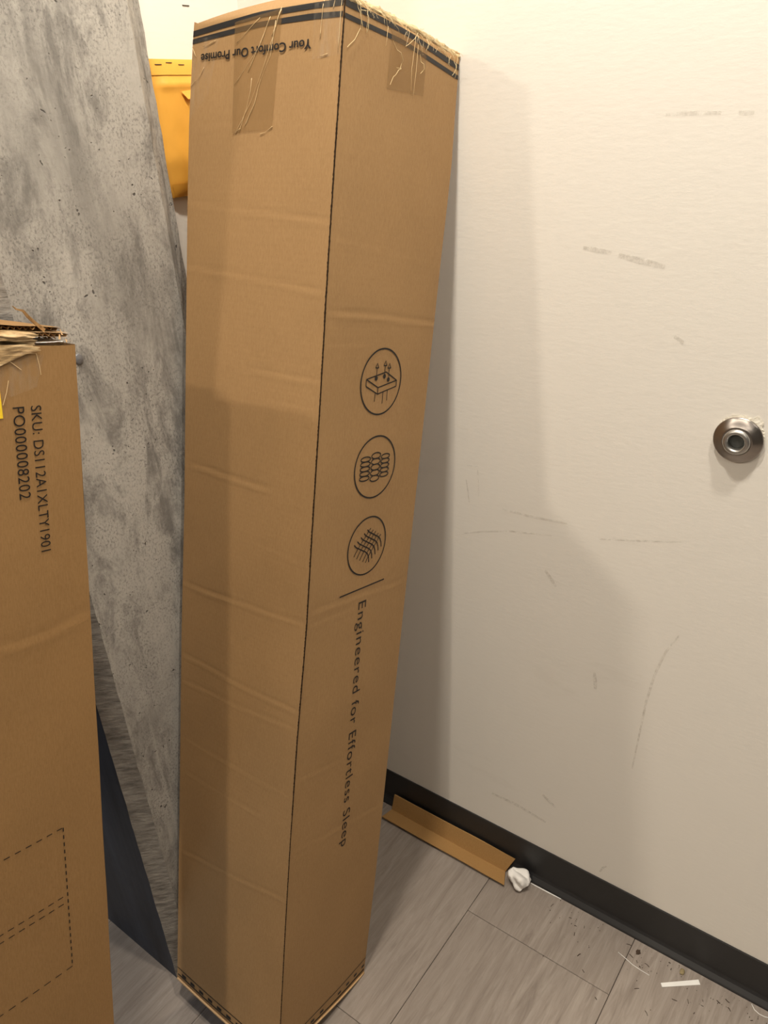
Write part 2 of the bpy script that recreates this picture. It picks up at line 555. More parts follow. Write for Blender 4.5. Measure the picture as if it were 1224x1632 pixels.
strip(1, 2, 'front_face', M['concrete'])
tag(strip(0, 1, 'chamfer', M['chamfer']), 'rough dark chamfer strip')
strip(2, 3, 'chamfer', M['concrete'])
strip(3, 4, 'chamfer', M['concrete'])
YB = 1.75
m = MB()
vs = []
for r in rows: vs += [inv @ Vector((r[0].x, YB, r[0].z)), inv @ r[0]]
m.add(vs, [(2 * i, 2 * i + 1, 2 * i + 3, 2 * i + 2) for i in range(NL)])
tag(m.build('navy_side', M['navy'], col), 'dark navy side face')
m = MB()
vs = []
for r in rows: vs += [inv @ r[4], inv @ Vector((r[4].x, YB, r[4].z))]
m.add(vs, [(2 * i, 2 * i + 1, 2 * i + 3, 2 * i + 2) for i in range(NL)])
a, b = inv @ Vector((XL, YB, -.003)), inv @ Vector((XO_R, YB, CEIL))
m.add([(a.x, a.y, a.z), (b.x, a.y, a.z), (b.x, a.y, b.z), (a.x, a.y, b.z)], [(3, 2, 1, 0)])
m.build('hidden_faces', M['concrete'], col)
# blow holes broken out of the front face rims
for (x, z, r) in [(0.5435, 1.2195, 0.0068)]:
    m = MB()
    ring = []
    for rr, yy in ((1.0, 0.0), (0.97, -0.0012), (0.85, -0.0018), (0.05, -0.0019)):
        ring += [(x - 0.6 + rr * r * 0.9 * math.cos(k * math.pi / 8), -0.3 + yy, z + rr * r * 1.1 * math.sin(k * math.pi / 8)) for k in range(16)]
    fs = [(j * 16 + k, (j + 1) * 16 + k, (j + 1) * 16 + (k + 1) % 16, j * 16 + (k + 1) % 16) for j in range(3) for k in range(16)]
    fs.append(tuple(48 + k for k in range(16)))
    m.add(ring, fs)
    tag(m.build('plug', M['plug'], col, True), 'small round grey plug in the concrete face')

# ------------------------------------------------------------------ tall cardboard box
RB = rotm(*BOX_ROT)
box = tag(empty('cardboard_box', BOX_P, RB), 'tall narrow cardboard box leaning on the white wall, with round icons and printed slogan', 'box')
NEAR = [(0, .0045), (.0822, .0055), (.30, .0015), (.45, 0.0), (.6327, .0005), (.76, .0035), (.8128, .0045), (.95, .0028), (1.0829, .002), (1.22, .0004), (1.246, -.0004), (1.366, -.0014), (1.6, -.0015)]
LOFF = [(0, .0005), (.0240, .0005), (.4237, .0023), (.7212, .0042), (.9346, .0024), (1.1273, .0043), (1.3614, .0062), (1.4646, .0055), (1.5619, .0008), (1.60, -.003)]
ROFF = [(0, -.0012), (.0287, -.001), (.2187, .003), (.7804, .0034), (1.193, .004), (1.3377, .0045), (1.40, .0058), (1.4567, .0058), (1.53, .0005), (1.575, -.0020), (1.60, -.0030)]
CR_L = [(1.3485, 1.3655, .0009, -1, 1), (1.2663, 1.2824, .0010, -1, 1), (.9950, .9975, .0016, .07, 1), (.8160, .8005, .0016, -1, 1), (.6762, .6753, .0010, -1, 1), (.6484, .6263, .0008, -1, 1), (.3413, .2888, .0009, -1, 1), (1.1573, 1.152, .0009, -1, .14), (1.120, 1.118, .0006, -1, .09), (.53, .52, .0005, -1, 1), (.47, .455, .0005, .05, 1), (1.46, 1.463, .0005, .1, 1), (.905, .93, .0005, -1, .1)]
CR_R = [(1.2443, 1.2338, .0013, -1, 1), (.8330, .8230, .0010, -1, 1), (.8110, .8120, .0008, -1, .12), (.4324, .3839, .0009, -1, 1), (.56, .53, .0006, -1, .14), (1.332, 1.318, .0005, -1, 1), (.415, .40, .0005, -1, .12), (1.205, 1.20, .0005, -1, .1)]


def crease(tab, x, wdt, t):
    dsp = 0.0
    for t0, t1, a, lo, hi in tab:
        if not (lo <= x <= hi): continue
        ed = min(1.0, (x - lo) / 0.03 if lo > 0 else 1.0, (hi - x) / 0.03 if hi < wdt else 1.0)
        q = (t - (t0 + (t1 - t0) * x / wdt) - 0.0025 * noise.noise((x * 22, t0 * 7, 0))) / 0.0027
        if abs(q) < 4:
            dsp += -a * 0.85 * ed * (0.65 + 0.5 * noise.noise((x * 14, t0 * 31, 4))) * q * math.exp(-q * q / 2)
    return dsp


def left_pt(v, t, off=0.0):
    e = min(1.0, v / 0.012, (BD - v) / 0.012)
    e = max(0.0, e)
    dsp = e * (crease(CR_L, v, BD, t) + 0.0012 * noise.noise((v * 9, t * 7, 3.1)) + 0.0022 * math.sin(math.pi * v / BD))
    u = -BW + lerp_tab(NEAR, t) * max(0, 1 - v / 0.06) - dsp - off
    vv = v + lerp_tab(LOFF, t) * max(0, 1 - (BD - v) / 0.05)
    if t > 1.584: u += (t - 1.584) * 0.8 * max(0.0, min(1, e))
    return Vector((u, vv, t))


def right_pt(s, t, off=0.0):
    e = max(0.0, min(1.0, s / 0.012, (BW - s) / 0.012))
    dsp = e * (crease(CR_R, s, BW, t) + 0.0012 * noise.noise((s * 9, t * 7, 8.7)) + 0.0015 * math.sin(math.pi * s / BW))
    u = -BW + s + lerp_tab(NEAR, t) * max(0, 1 - s / 0.05) + lerp_tab(ROFF, t) * max(0, 1 - (BW - s) / 0.05)
    vv = -dsp - off
    if t > 1.584: vv += (t - 1.584) * 0.8 * e
    return Vector((u, vv, t))


def top_l(v):
    x = v / BD
    return BL + 0.004 * (1 - x) - 0.0068 * x + 0.0105 * math.sin(math.pi * min(1, x)) ** 0.8


def top_r(s):
    x = s / BW
    return BL + 0.004 * (1 - x) + 0.003 * x + 0.003 * math.sin(math.pi * x)


m = MB()
m.grid(lambda i, j: left_pt(i * BD, -0.003 + j * (top_l(i * BD) + 0.003)), 26, 420, True)
PANEL_L = m.build('side_panel', M['kraft'], box, True)
m = MB()
m.grid(lambda i, j: right_pt(i * BW, -0.003 + j * (top_r(i * BW) + 0.003)), 26, 420)
PANEL_R = m.build('side_panel', M['kraft'], box, True)


def far_pt(i, t): # v = BD face
    a = left_pt(BD, t); return Vector((a.x + (0.0 + right_pt(BW, t).x - a.x) * i, a.y, t))


def wall_pt(i, t): # u = 0 face
    a = right_pt(BW, t); b = left_pt(BD, t); return Vector((a.x, a.y + (b.y - a.y) * i, t))


m = MB(); m.grid(lambda i, j: far_pt(i, -0.003 + j * (BL - 0.003 + 0.003)), 2, 60, True); m.build('side_panel', M['kraft'], box)
m = MB(); m.grid(lambda i, j: wall_pt(i, -0.003 + j * (BL + 0.003 + 0.003)), 2, 60); m.build('side_panel', M['kraft'], box)


def top_pt(i, j):
    # i along s (0..1), j along v (0..1)
    zl, zr = top_l(j * BD), top_r(i * BW)
    z = zl * (1 - i) + (BL - 0.003 + 0.006 * (1 - j)) * i
    z2 = zr * (1 - j) + (BL - 0.0068) * j
    ii, jj = left_pt(j * BD, z), right_pt(i * BW, z2)
    x = ii.x * (1 - i) + (right_pt(BW, z).x) * i
    y = jj.y * (1 - j) + (left_pt(BD, z).y) * j
    zz = z * (1 - j) ** 0.0 if False else (zl * (1 - i) + zl * i) if i == 0 else (zr if j == 0 else z * 0.5 + z2 * 0.5)
    return Vector((x, y, zz + 0.004 * math.sin(math.pi * i) * math.sin(math.pi * j)))


m = MB(); m.grid(top_pt, 24, 24); m.build('top_flap', M['kraft'], box, True)
m = MB(); m.box((-BW + 0.006, 0.004, 0.0005), (-0.003, BD - 0.004, 0.004)); m.build('bottom_flap', M['kraft'], box)
# lip of the inner bottom flaps below the perforation
m = MB()
m.tube([left_pt(v, -0.002, 0.0008) for v in [0.002 + k * (BD - 0.004) / 20 for k in range(21)]], 0.0022, 6)
m.tube([right_pt(s, -0.0005, 0.0008) for s in [0.002 + k * (BW - 0.004) / 20 for k in range(21)]], 0.0022, 6)
tag(m.build('folded_lip', M['kraft_light'], box, True), 'pale folded bottom lip')

# dark cut corner seam
m = MB()
N = 640
vs, fs = [], []
for k in range(N + 1):
    t = 0.0 + k * 1.588 / N
    a = 0.0007 + 0.0010 * random.random() * (1.0 if k % 2 else 0.45)
    b = 0.0004 + 0.0007 * random.random() * (1.0 if k % 2 else 0.3)
    if t < 0.5: a *= 0.65; b *= 0.6
    p1 = left_pt(a, t, 0.0005)
    c0 = left_pt(0, t)
    p3 = right_pt(b, t, 0.0005)
    vs += [p1, Vector((c0.x - 0.0006, c0.y - 0.0006, t)), p3]
for k in range(N):
    fs += [(3 * k, 3 * k + 3, 3 * k + 4, 3 * k + 1), (3 * k + 1, 3 * k + 4, 3 * k + 5, 3 * k + 2)]
tag(obj('corner_seam', vs, fs, M['seam'], box), 'dark ragged cut edge down the corner')


def band(fn, x0, x1, lo, hi, name, mat, off=0.0005, nseg=40, nt=3, label=None):
    m = MB()
    m.grid(lambda i, j: fn(x0 + (x1 - x0) * i, lo(x0 + (x1 - x0) * i) * (1 - j) + hi(x0 + (x1 - x0) * i) * j, off), nseg, nt, fn is left_pt)
    o = m.build(name, mat, PANEL_L if fn is left_pt else PANEL_R, True)
    if label: o['label'] = label
    return o


tabL = lambda a: (lambda x: lerp_tab(a, x))
band(left_pt, 0.0018, BD - 0.0003, tabL([(0, 1.5772), (.05, 1.5785), (.13, 1.5780), (.2585, 1.5695)]), tabL([(0, 1.5838), (.05, 1.5848), (.13, 1.5850), (.2585, 1.5762)]), 'printed_stripe', M['stripe'])
band(left_pt, 0.0018, BD - 0.0003, tabL([(0, 1.5661), (.05, 1.5676), (.13, 1.5680), (.2585, 1.5612)]), tabL([(0, 1.5715), (.05, 1.5740), (.13, 1.5738), (.2585, 1.5668)]), 'printed_stripe', M['stripe'])
band(right_pt, 0.001, BW - 0.0003, tabL([(0, 1.5770), (.105, 1.5785), (.2446, 1.5716)]), tabL([(0, 1.5838), (.105, 1.5848), (.2446, 1.5785)]), 'printed_stripe', M['stripe'])
band(right_pt, 0.001, BW - 0.0003, tabL([(0, 1.5652), (.105, 1.5672), (.2446, 1.5604)]), tabL([(0, 1.5702), (.105, 1.5726), (.2446, 1.5656)]), 'printed_stripe', M['stripe'])

# perforation near the bottom
band(left_pt, 0.0005, BD - 0.0005, lambda x: 0.0252 - 0.010 * x, lambda x: 0.0272 - 0.010 * x, 'perforation_line', M['ink'])
band(right_pt, 0.0005, BW - 0.0005, lambda x: 0.0205 + 0.055 * x, lambda x: 0.0224 + 0.055 * x, 'perforation_line', M['ink'])
for k in range(10):
    x = 0.012 + k * 0.0245
    if x + 0.012 < BD: band(left_pt, x, x + 0.0115, lambda q: 0.0115, lambda q: 0.0178, 'perforation_slot', M['ink'], 0.0006, 3, 1)
    if x + 0.010 < BW and k not in (5,): band(right_pt, x, x + 0.009, lambda q: 0.0090 + 0.035 * q, lambda q: 0.0142 + 0.035 * q, 'perforation_slot', M['ink'], 0.0006, 3, 1)
m = MB()
m.tube([left_pt(v, 0.0085 + 0.0005 * math.sin(v * 60), 0.0004) for v in [0.003 + k * (BD - 0.006) / 24 for k in range(25)]], 0.0009, 5)
m.tube([right_pt(s, 0.0065 + 0.01 * s, 0.0004) for s in [0.003 + k * (BW - 0.006) / 24 for k in range(25)]], 0.0009, 5)
m.build('flap_gap', M['ink'], box)


# --- flat print
def text_mesh(body, place, name, mat, parent, length, cap, bold=0.0, spacing=1.0, label=None):
    cu = bpy.data.curves.new(name, 'FONT')
    cu.body = body
    cu.size = 1.0
    cu.offset = bold
    cu.space_character = spacing
    cu.resolution_u = 4
    tmp = bpy.data.objects.new('tmp_text', cu)
    C.objects.link(tmp)
    dg = bpy.context.evaluated_depsgraph_get()
    dg.update()
    me = bpy.data.meshes.new_from_object(tmp.evaluated_get(dg))
    bpy.data.objects.remove(tmp)
    bpy.data.curves.remove(cu)
    xs = [v.co.x for v in me.vertices]
    x0, x1 = min(xs), max(xs)
    CAP = 0.70
    vs = [place((v.co.x - x0) / (x1 - x0) * length, v.co.y / CAP * cap) for v in me.vertices]
    fs = [tuple(p.vertices) for p in me.polygons]
    bpy.data.meshes.remove(me)
    o = obj(name, vs, fs, mat, parent)
    if label: o['label'] = label
    return o


text_mesh('Engineered for Effortless Sleep', lambda x, y: right_pt(0.1190 + 0.0095 * (x / 0.4535) + y, 0.8185 - x, 0.0007), 'printed_text', M['ink'], PANEL_R, 0.4545, 0.0190, -0.004, 1.12, 'slogan Engineered for Effortless Sleep running down the panel')
text_mesh('Your Comfort Our Promise', lambda x, y: left_pt(0.0455 + x, 1.5475 - y, 0.0013), 'printed_text', M['ink'], PANEL_L, 0.1935, 0.0100, 0.020, 1.0, 'upside-down slogan Your Comfort Our Promise')


def pline(mb, pts, wd, fn=right_pt, off=0.0007, closed=False):
    pts = [Vector((p[0], p[1])) for p in pts]
    k = len(pts)
    if fn is right_pt: wd *= 1.35
    vs = []
    for i, p in enumerate(pts):
        if closed: t = pts[(i + 1) % k] - pts[(i - 1) % k]
        else: t = pts[min(i + 1, k - 1)] - pts[max(i - 1, 0)]
        t.normalize()
        nn = Vector((-t.y, t.x)) * wd * 0.5
        vs += [fn(p.x + nn.x, p.y + nn.y, off), fn(p.x - nn.x, p.y - nn.y, off)]
    fs = [(2 * i, 2 * i + 1, (2 * i + 3) % (2 * k), (2 * i + 2) % (2 * k)) for i in range(k if closed else k - 1)]
    mb.add(vs, fs)


def circ(cx, cy, rx, ry, k=48):
    return [(cx + rx * math.cos(2 * math.pi * i / k), cy + ry * math.sin(2 * math.pi * i / k)) for i in range(k)]


# icon 1: mattress slab with rising arrows
m = MB()
pline(m, circ(0.1275, 1.1526, 0.0463, 0.0461), 0.0017, closed=True)
A, B_, Cc, D, E1, G, Hh = (.0928, 1.1572), (.1366, 1.1661), (.1637, 1.1533), (.1205, 1.1448), (.0928, 1.1477), (.1205, 1.1357), (.1637, 1.1447)
for seg in ((A, B_), (B_, Cc), (Cc, D), (D, A), (A, E1), (E1, G), (G, Hh), (Hh, Cc), (D, G)): pline(m, seg, 0.0012)
for (bx, by, ty) in ((.1146, 1.1579, 1.1789), (.1332, 1.1601, 1.1816), (.1431, 1.1552, 1.1779)):
    pline(m, [(bx, by), (bx, ty - 0.006)], 0.0009)
    pline(m, [(bx - 0.0035, ty - 0.0065), (bx, ty), (bx + 0.0035, ty - 0.0065)], 0.0011)
    pline(m, [(bx - 0.0038, ty - 0.0065), (bx + 0.0038, ty - 0.0065)], 0.0011)
    pline(m, circ(bx, by, 0.0016, 0.0016, 12), 0.0026, closed=True)
for a, b in (((.1153, 1.1372), (.1145, 1.1253)), ((.1332, 1.1380), (.1331, 1.1215)), ((.1435, 1.1401), (.1436, 1.1252))): pline(m, (a, b), 0.0009)
m.build('printed_icon', M['ink'], PANEL_R)['label'] = 'round icon of a mattress slab with arrows rising'
# icon 2: three columns of coils
m = MB()
pline(m, circ(0.1303, 1.0292, 0.0485, 0.0458), 0.0017, closed=True)
for cx, y0, y1, rx, ry in ((.1053, 1.0435, 1.0154, .0112, .0035), (.1298, 1.0463, 1.0125, .0108, .0044), (.1529, 1.0428, 1.0155, .0105, .0035)):
    for k in range(5): pline(m, circ(cx, y0 + (y1 - y0) * k / 4, rx, ry, 24), 0.0013, closed=True)
m.build('printed_icon', M['ink'], PANEL_R)['label'] = 'round icon of three columns of stacked coils'
# icon 3: woven net
m = MB()
pline(m, circ(0.1280, 0.9082, 0.0455, 0.0452), 0.0017, closed=True)
starts = [(.0961, .9159), (.1031, .9201), (.1106, .9250), (.1177, .9296), (.1248, .9343)]
for (sx, sy) in starts:
    pline(m, [(sx, sy), (sx + .0049, sy - .0046), (sx + .012, sy - .0083), (sx + .0207, sy - .0129), (sx + .0290, sy - .0170), (sx + .0348, sy - .0217), (sx + .0380, sy - .0280), (sx + .0392, sy - .0355)], 0.0014)
tops = [(.1331, .9351), (.1399, .9312), (.1467, .9276), (.1537, .9232), (.1606, .9199)]
bots = [(.0974, .8969), (.1045, .8924), (.1121, .8883), (.1199, .8843), (.1270, .8814)]
for (ax, ay), (bx, by) in zip(tops, bots):
    pline(m, [(ax, ay), (ax - .0055, ay - .0045), (ax * .68 + bx * .32, ay * .70 + by * .30), (ax * .42 + bx * .58, ay * .48 + by * .52), (ax * .22 + bx * .78, ay * .28 + by * .72), (ax * .08 + bx * .92, ay * .12 + by * .88), (bx, by)], 0.0010)
m.build('printed_icon', M['ink'], PANEL_R)['label'] = 'round icon of a woven net'
m = MB(); pline(m, [(0.0715, 0.8405), (0.1798, 0.8412)], 0.0016); m.build('printed_rule', M['ink'], PANEL_R)


# --- tape on the tall box
def patch(fn, poly, name, mat, off, nu=10, nv=10, label=None):
    a, b, c_, d_ = [Vector(p) for p in poly]
    m = MB()
    def f(i, j):
        p = (a * (1 - i) + b * i) * (1 - j) + (d_ * (1 - i) + c_ * i) * j
        return fn(p.x, p.y, off)
    m.grid(f, nu, nv, True)
    o = m.build(name, mat, box, True)
    if label: o['label'] = label
    return o


patch(left_pt, [(.1765, 1.578), (.0950, 1.584), (.1036, 1.4535), (.1758, 1.4515)], 'packing_tape', M['tape'], 0.0009, 12, 20, 'brown tape strip on the upper panel')
patch(right_pt, [(.0850, 1.578), (.1610, 1.578), (.1625, 1.522), (.0835, 1.512)], 'packing_tape', M['tape'], 0.0009, 12, 12)
patch(left_pt, [(.2580, 1.566), (.205, 1.566), (.222, 1.500), (.2580, 1.470)], 'clear_tape', M['clear'], 0.0010, 10, 14)
patch(left_pt, [(.045, 1.584), (.002, 1.584), (.002, 1.528), (.043, 1.526)], 'clear_tape', M['clear'], 0.0010, 10, 10)

m = MB()
def strand(fn, pts, r=0.00034):
    out = []
    for (p, q) in zip(pts, pts[1:]):
        for k in range(5):
            f = k / 5
            x, t = p[0] + (q[0] - p[0]) * f, p[1] + (q[1] - p[1]) * f
            out.append(fn(x + 0.0006 * noise.noise((x * 300, t * 300, 1)), t, 0.0011))
    out.append(fn(pts[-1][0], pts[-1][1], 0.0010))
    m.tube(out, lambda q: r * (0.4 + 0.9 * abs(math.sin(3 * q + pts[0][0] * 50))), 5)

for pts in ([(.1721, 1.5543), (.1325, 1.5781)], [(.1733, 1.5078), (.1306, 1.5477), (.1144, 1.5776)], [(.1691, 1.4513), (.1409, 1.4893), (.1202, 1.5295), (.1084, 1.5558), (.0973, 1.5856)],
            [(.1535, 1.4578), (.1359, 1.4845), (.1280, 1.5080), (.1115, 1.5360), (.1052, 1.5724)], [(.0328, 1.5462), (.0314, 1.5863)], [(.1499, 1.5198), (.1224, 1.5628)],
            [(.163, 1.4520), (.1500, 1.480), (.1440, 1.500), (.1425, 1.5130)], [(.1745, 1.4510), (.160, 1.4570)], [(.103, 1.4570), (.116, 1.4505), (.124, 1.4490)], [(.0965, 1.583), (.1110, 1.556)], [(.235, 1.556), (.212, 1.561)],
            [(.249, 1.545), (.258, 1.558)], [(.243, 1.518), (.232, 1.532)], [(.258, 1.512), (.247, 1.518)], [(.016, 1.575), (.0135, 1.586)], [(.0042, 1.585), (.0048, 1.530)], [(.020, 1.530), (.031, 1.5285)]):
    strand(left_pt, pts)
for pts in ([(.1335, 1.583), (.131, 1.545), (.134, 1.522)], [(.140, 1.575), (.1405, 1.545), (.1395, 1.517)], [(.0375, 1.583), (.038, 1.560)], [(.076, 1.578), (.0755, 1.556)]):
    strand(right_pt, pts, 0.0003)
m.build('tape_wrinkles', M['strand'], box, True)['kind'] = 'stuff'

# frayed tape rolled over the right top edge
m = MB()
def roll(i, j):
    s = 0.004 + i * (BW - 0.004)
    tt = top_r(s)
    a = -0.10 + j * 2.5       # from the face up and over the rim
    lo = 0.0085 - 0.004 * i
    rr = 0.0075 + 0.0022 * noise.noise((s * 40, j * 2, 0)) + 0.0016 * noise.noise((s * 160, j * 6, 4))
    base = right_pt(s, tt - lo)
    return base + Vector((0, 0.0060 - rr * math.cos(a) * (1.0 if j > 0.02 else .8), -0.0015 + rr * 1.15 * math.sin(a) + 0.0015 * noise.noise((s * 70, 2, 2))))
m.grid(roll, 130, 14)
tag(m.build('frayed_tape', M['frayed'], box, True), 'crumpled yellowish tape along the top edge')
m = MB()
for k in range(110):
    s = random.uniform(0.006, BW - 0.004)
    j = random.uniform(0.05, 0.75)
    p = roll(s / BW, j)
    ln = random.uniform(0.006, 0.024)
    dr = Vector((random.uniform(-1, 1) + 0.6, random.uniform(-0.30, 0.02), random.uniform(-0.50, 0.02))).normalized()
    pts = []
    for q in range(6):
        f = q / 5
        w_ = Vector((noise.noise((k, f * 2, 0)), noise.noise((k, f * 2, 5)) - 0.1, noise.noise((k, f * 2, 9)))) * 0.006 * f
        pp = p + dr * ln * f + w_ + Vector((0, -0.0006, -0.004 * f * f))
        pp.y = min(pp.y, right_pt(max(0, min(BW, pp.x + BW)), min(pp.z, 1.583)).y - 0.0005) if pp.z < 1.585 else pp.y
        pts.append(pp)
    m.tube(pts, random.uniform(0.00012, 0.00028), 4)
# the few long loose ones that hang over the panel
for pts in ([(.018, 1.594), (.022, 1.580), (.026, 1.562), (.018, 1.548), (.006, 1.537)], [(.014, 1.592), (.020, 1.576), (.028, 1.560)], [(.088, 1.566), (.101, 1.556), (.1085, 1.546), (.107, 1.5405), (.098, 1.539)],
            [(.107, 1.540), (.099, 1.536), (.093, 1.528), (.088, 1.518)], [(.142, 1.590), (.128, 1.579), (.112, 1.566)], [(.146, 1.566), (.151, 1.556), (.1535, 1.549), (.149, 1.545)],
            [(.2250, 1.590), (.2300, 1.574), (.2330, 1.5600)], [(.240, 1.590), (.233, 1.572), (.2255, 1.561)], [(.033, 1.592), (.0355, 1.575), (.0365, 1.560)]):
    out = []
    for (p, q) in zip(pts, pts[1:]):
        for kk in range(4): out.append(right_pt(p[0] + (q[0] - p[0]) * kk / 4, p[1] + (q[1] - p[1]) * kk / 4, 0.003 + 0.002 * math.sin(p[1] * 300)))
    out.append(right_pt(pts[-1][0], pts[-1][1], 0.0025))
    m.tube(out, 0.00030, 5)
m.build('tape_fibres', M['fibre'], box)['kind'] = 'stuff'

# ------------------------------------------------------------------ left box (front top right corner is the local origin)
RL = rotm(*LB_ROT)
foot = LB_T - RL @ Vector((0, 0, LB_L))
lb = tag(empty('cardboard_box', foot, RL), 'cardboard box with torn open top and stock number, leaning on the concrete column', 'box')
LZ = LB_L            # local z of the corner


def lf(x, t, off=0.0):
    """front panel: x <= 0 leftwards from the right edge, t <= 0 downwards from the top"""
    e = max(0.0, min(1.0, -x / 0.012, (LB_W + x) / 0.012))
    dsp = e * (0.0013 * noise.noise((x * 8, t * 6, 2.2)) + 0.0012 * math.sin(math.pi * -x / LB_W))
    q = (t + 0.308 - 0.012 * math.sin(x * 22)) / 0.0045
    if abs(q) < 4: dsp -= e * 0.0008 * q * math.exp(-q * q / 2)
    q = (x + 0.0125 + 0.004 * noise.noise((t * 20, 1, 1))) / 0.003
    return Vector((x + (0.0008 * noise.noise((t * 9, 7, 7)) if x > -0.001 else 0), -dsp - off, LZ + t))


def lb_top(x):
    return -0.0008 + 0.0022 * noise.noise((x * 35, 3, 3)) * min(1, -x / 0.02) - (0.004 * max(0, min(1, (-x - 0.05) / 0.03)))


m = MB()
m.grid(lambda i, j: lf(-LB_W * (1 - i), -LB_L * (1 - j) + lb_top(-LB_W * (1 - i)) * j), 40, 260)
PANEL_F = m.build('side_panel', M['kraft_left'], lb, True)
m = MB(); m.grid(lambda i, j: Vector((0, LB_D * i, LZ * j)), 2, 40); m.build('side_panel', M['kraft_left'], lb)
m = MB(); m.grid(lambda i, j: Vector((-LB_W, LB_D * i, LZ * j)), 2, 40, True); m.build('side_panel', M['kraft_left'], lb)
m = MB(); m.grid(lambda i, j: Vector((-LB_W * i, LB_D, LZ * j)), 2, 40); m.build('side_panel', M['kraft_left'], lb)
m = MB(); m.box((-LB_W + 0.004, 0.004, 0.001), (-0.004, LB_D - 0.004, 0.005)); m.build('bottom_flap', M['kraft_left'], lb)
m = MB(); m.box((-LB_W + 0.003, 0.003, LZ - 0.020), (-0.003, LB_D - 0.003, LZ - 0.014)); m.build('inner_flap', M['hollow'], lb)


def corr_flap(name, x0, x1, y0, y1, zf, th, mat, ragged):
    """corrugated board: two liners with a wave between, wave visible at the front edge"""
    m = MB()
    nx = 44
    rag = [ragged * (noise.noise((k * 0.9, zf(0) * 90, 5)) + 0.5 * noise.noise((k * 2.3, 2, zf(0) * 70))) for k in range(nx + 1)]
    for lvl in (0.0, th):
        for dz in (0.0, 0.0006):
            pass
        def f(i, j, lvl=lvl):
            k = min(nx, int(round(i * nx)))
            x = x0 + (x1 - x0) * i
            y = y0 + (y1 - y0) * j + (rag[k] * (1 if lvl else 0.6)) * (1 - j)
            return Vector((x, y, zf(x) + lvl + 0.0006 * noise.noise((x * 60, y * 40, lvl * 500))))
        m.grid(f, nx, 8)
    wn = 120
    def g(i, j):
        x = x0 + (x1 - x0) * i
        return Vector((x, y0 + 0.001 + rag[int(i * nx)] * 0.6 * (1 - j) + (y1 - y0) * j, zf(x) + th * (0.5 + 0.42 * math.sin(i * (x1 - x0) / 0.0065 * 2 * math.pi))))
    m.grid(g, wn, 3)
    # right edge liner end, ragged
    return m.build(name, mat, lb, False)


corr_flap('top_flap', -LB_W + 0.004, -0.004, 0.005, LB_D - 0.01, lambda x: LZ + 0.0072 + 0.022 * (-x) , 0.0042, M['kraft_light'], 0.0035)
corr_flap('top_flap', -LB_W + 0.004, -0.008, 0.012, LB_D - 0.006, lambda x: LZ + 0.0122 + 0.034 * (-x), 0.0042, M['kraft_left'], 0.0045)
m = MB(); m.grid(lambda i, j: Vector((-0.010 - 0.052 * i, 0.003 + 0.05 * j, LZ + 0.0030 - 0.0010 * math.sin(math.pi * i))), 10, 3)
tag(m.build('liner_sheet', M['white'], lb, True), 'pale paper liner edge in the gap')
# ragged right corner of the front panel and the torn sliver
m = MB()
for k in range(34):
    x, y = random.uniform(-0.016, 0.0008), random.uniform(0.0, 0.05)
    z = LZ + random.uniform(-0.001, 0.010) - (0.006 if x > -0.006 else 0)
    dr = Vector((random.uniform(-.6, .8), random.uniform(-.5, .2), random.uniform(-.5, .6))).normalized() * random.uniform(0.003, 0.008)
    w2 = Vector((random.uniform(-1, 1), random.uniform(-1, 1), random.uniform(-1, 1))).normalized() * 0.0014
    p = Vector((x, y, z))
    m.add([p - w2, p + w2, p + dr + w2 * 0.3, p + dr - w2 * 0.3], [(0, 1, 2, 3)])
m.build('torn_shreds', M['kraft_light'], lb)['kind'] = 'stuff'
m = MB()
pts = [Vector((-0.026, 0.012, LZ + 0.0135)), Vector((-0.0345, 0.013, LZ + 0.0205)), Vector((-0.043, 0.012, LZ + 0.0275)), Vector((-0.0475, 0.012, LZ + 0.0330)), Vector((-0.0545, 0.012, LZ + 0.0345)), Vector((-0.058, 0.012, LZ + 0.0375))]
wds = [0.0040, 0.0036, 0.0030, 0.0024, 0.0016, 0.0004]
vs, fs = [], []
for k, (p, wd) in enumerate(zip(pts, wds)):
    up = Vector((0.5, 0.25 * math.sin(k * 2.1), 0.8)).normalized() * wd * 0.5
    th = Vector((0, 0.0016, 0))
    vs += [p - up, p + up, p + up + th, p - up + th]
for k in range(5):
    for e in range(4): fs.append((4 * k + e, 4 * k + (e + 1) % 4, 4 * k + 4 + (e + 1) % 4, 4 * k + 4 + e))
fs += [(3, 2, 1, 0), (20, 21, 22, 23)]
tag(obj('torn_sliver', vs, fs, M['kraft_left'], lb), 'torn cardboard sliver sticking up')
# crumpled tape over the front of the flaps
m = MB()
def crump(i, j):
    x = -LB_W + 0.002 + i * (LB_W - 0.046 + 0.010 * noise.noise((j * 5.0, 2, 4)))
    z = LZ + 0.0080 + 0.036 * (-x) + 0.004 - j * (0.0125 + 0.034 * (-x) - 0.001)
    y = 0.003 - 0.006 * math.sin(math.pi * min(1, j * 1.1)) + 0.0035 * noise.noise((x * 30, j * 4.5, 1)) + 0.002 * noise.noise((x * 90, j * 9, 6)) + (0.03 * (0.12 - j) / 0.12 if j < 0.12 else 0)
    return Vector((x, y - 0.002, z + 0.0016 * noise.noise((x * 50, j * 3, 9))))
m.grid(crump, 90, 26)
tag(m.build('crumpled_tape', M['crumple'], lb, True), 'crumpled pale tape over the torn flaps')
m = MB()
def crump2(i, j):
    x = -LB_W + 0.002 + i * (LB_W - 0.046 + 0.012 * noise.noise((j * 4.0, 7, 4)))
    t = 0.001 - j * (0.010 + 0.006 * noise.noise((x * 28, 1, 1)) + 0.010 * max(0, (-x - 0.055) / 0.03 if x > -0.085 else 1))
    p = lf(x, t, 0.0016 + 0.0014 * (0.5 + noise.noise((x * 60, j * 4, 2))))
    return p
m.grid(crump2, 80, 10)
m.build('crumpled_tape', M['crumple'], lb, True)
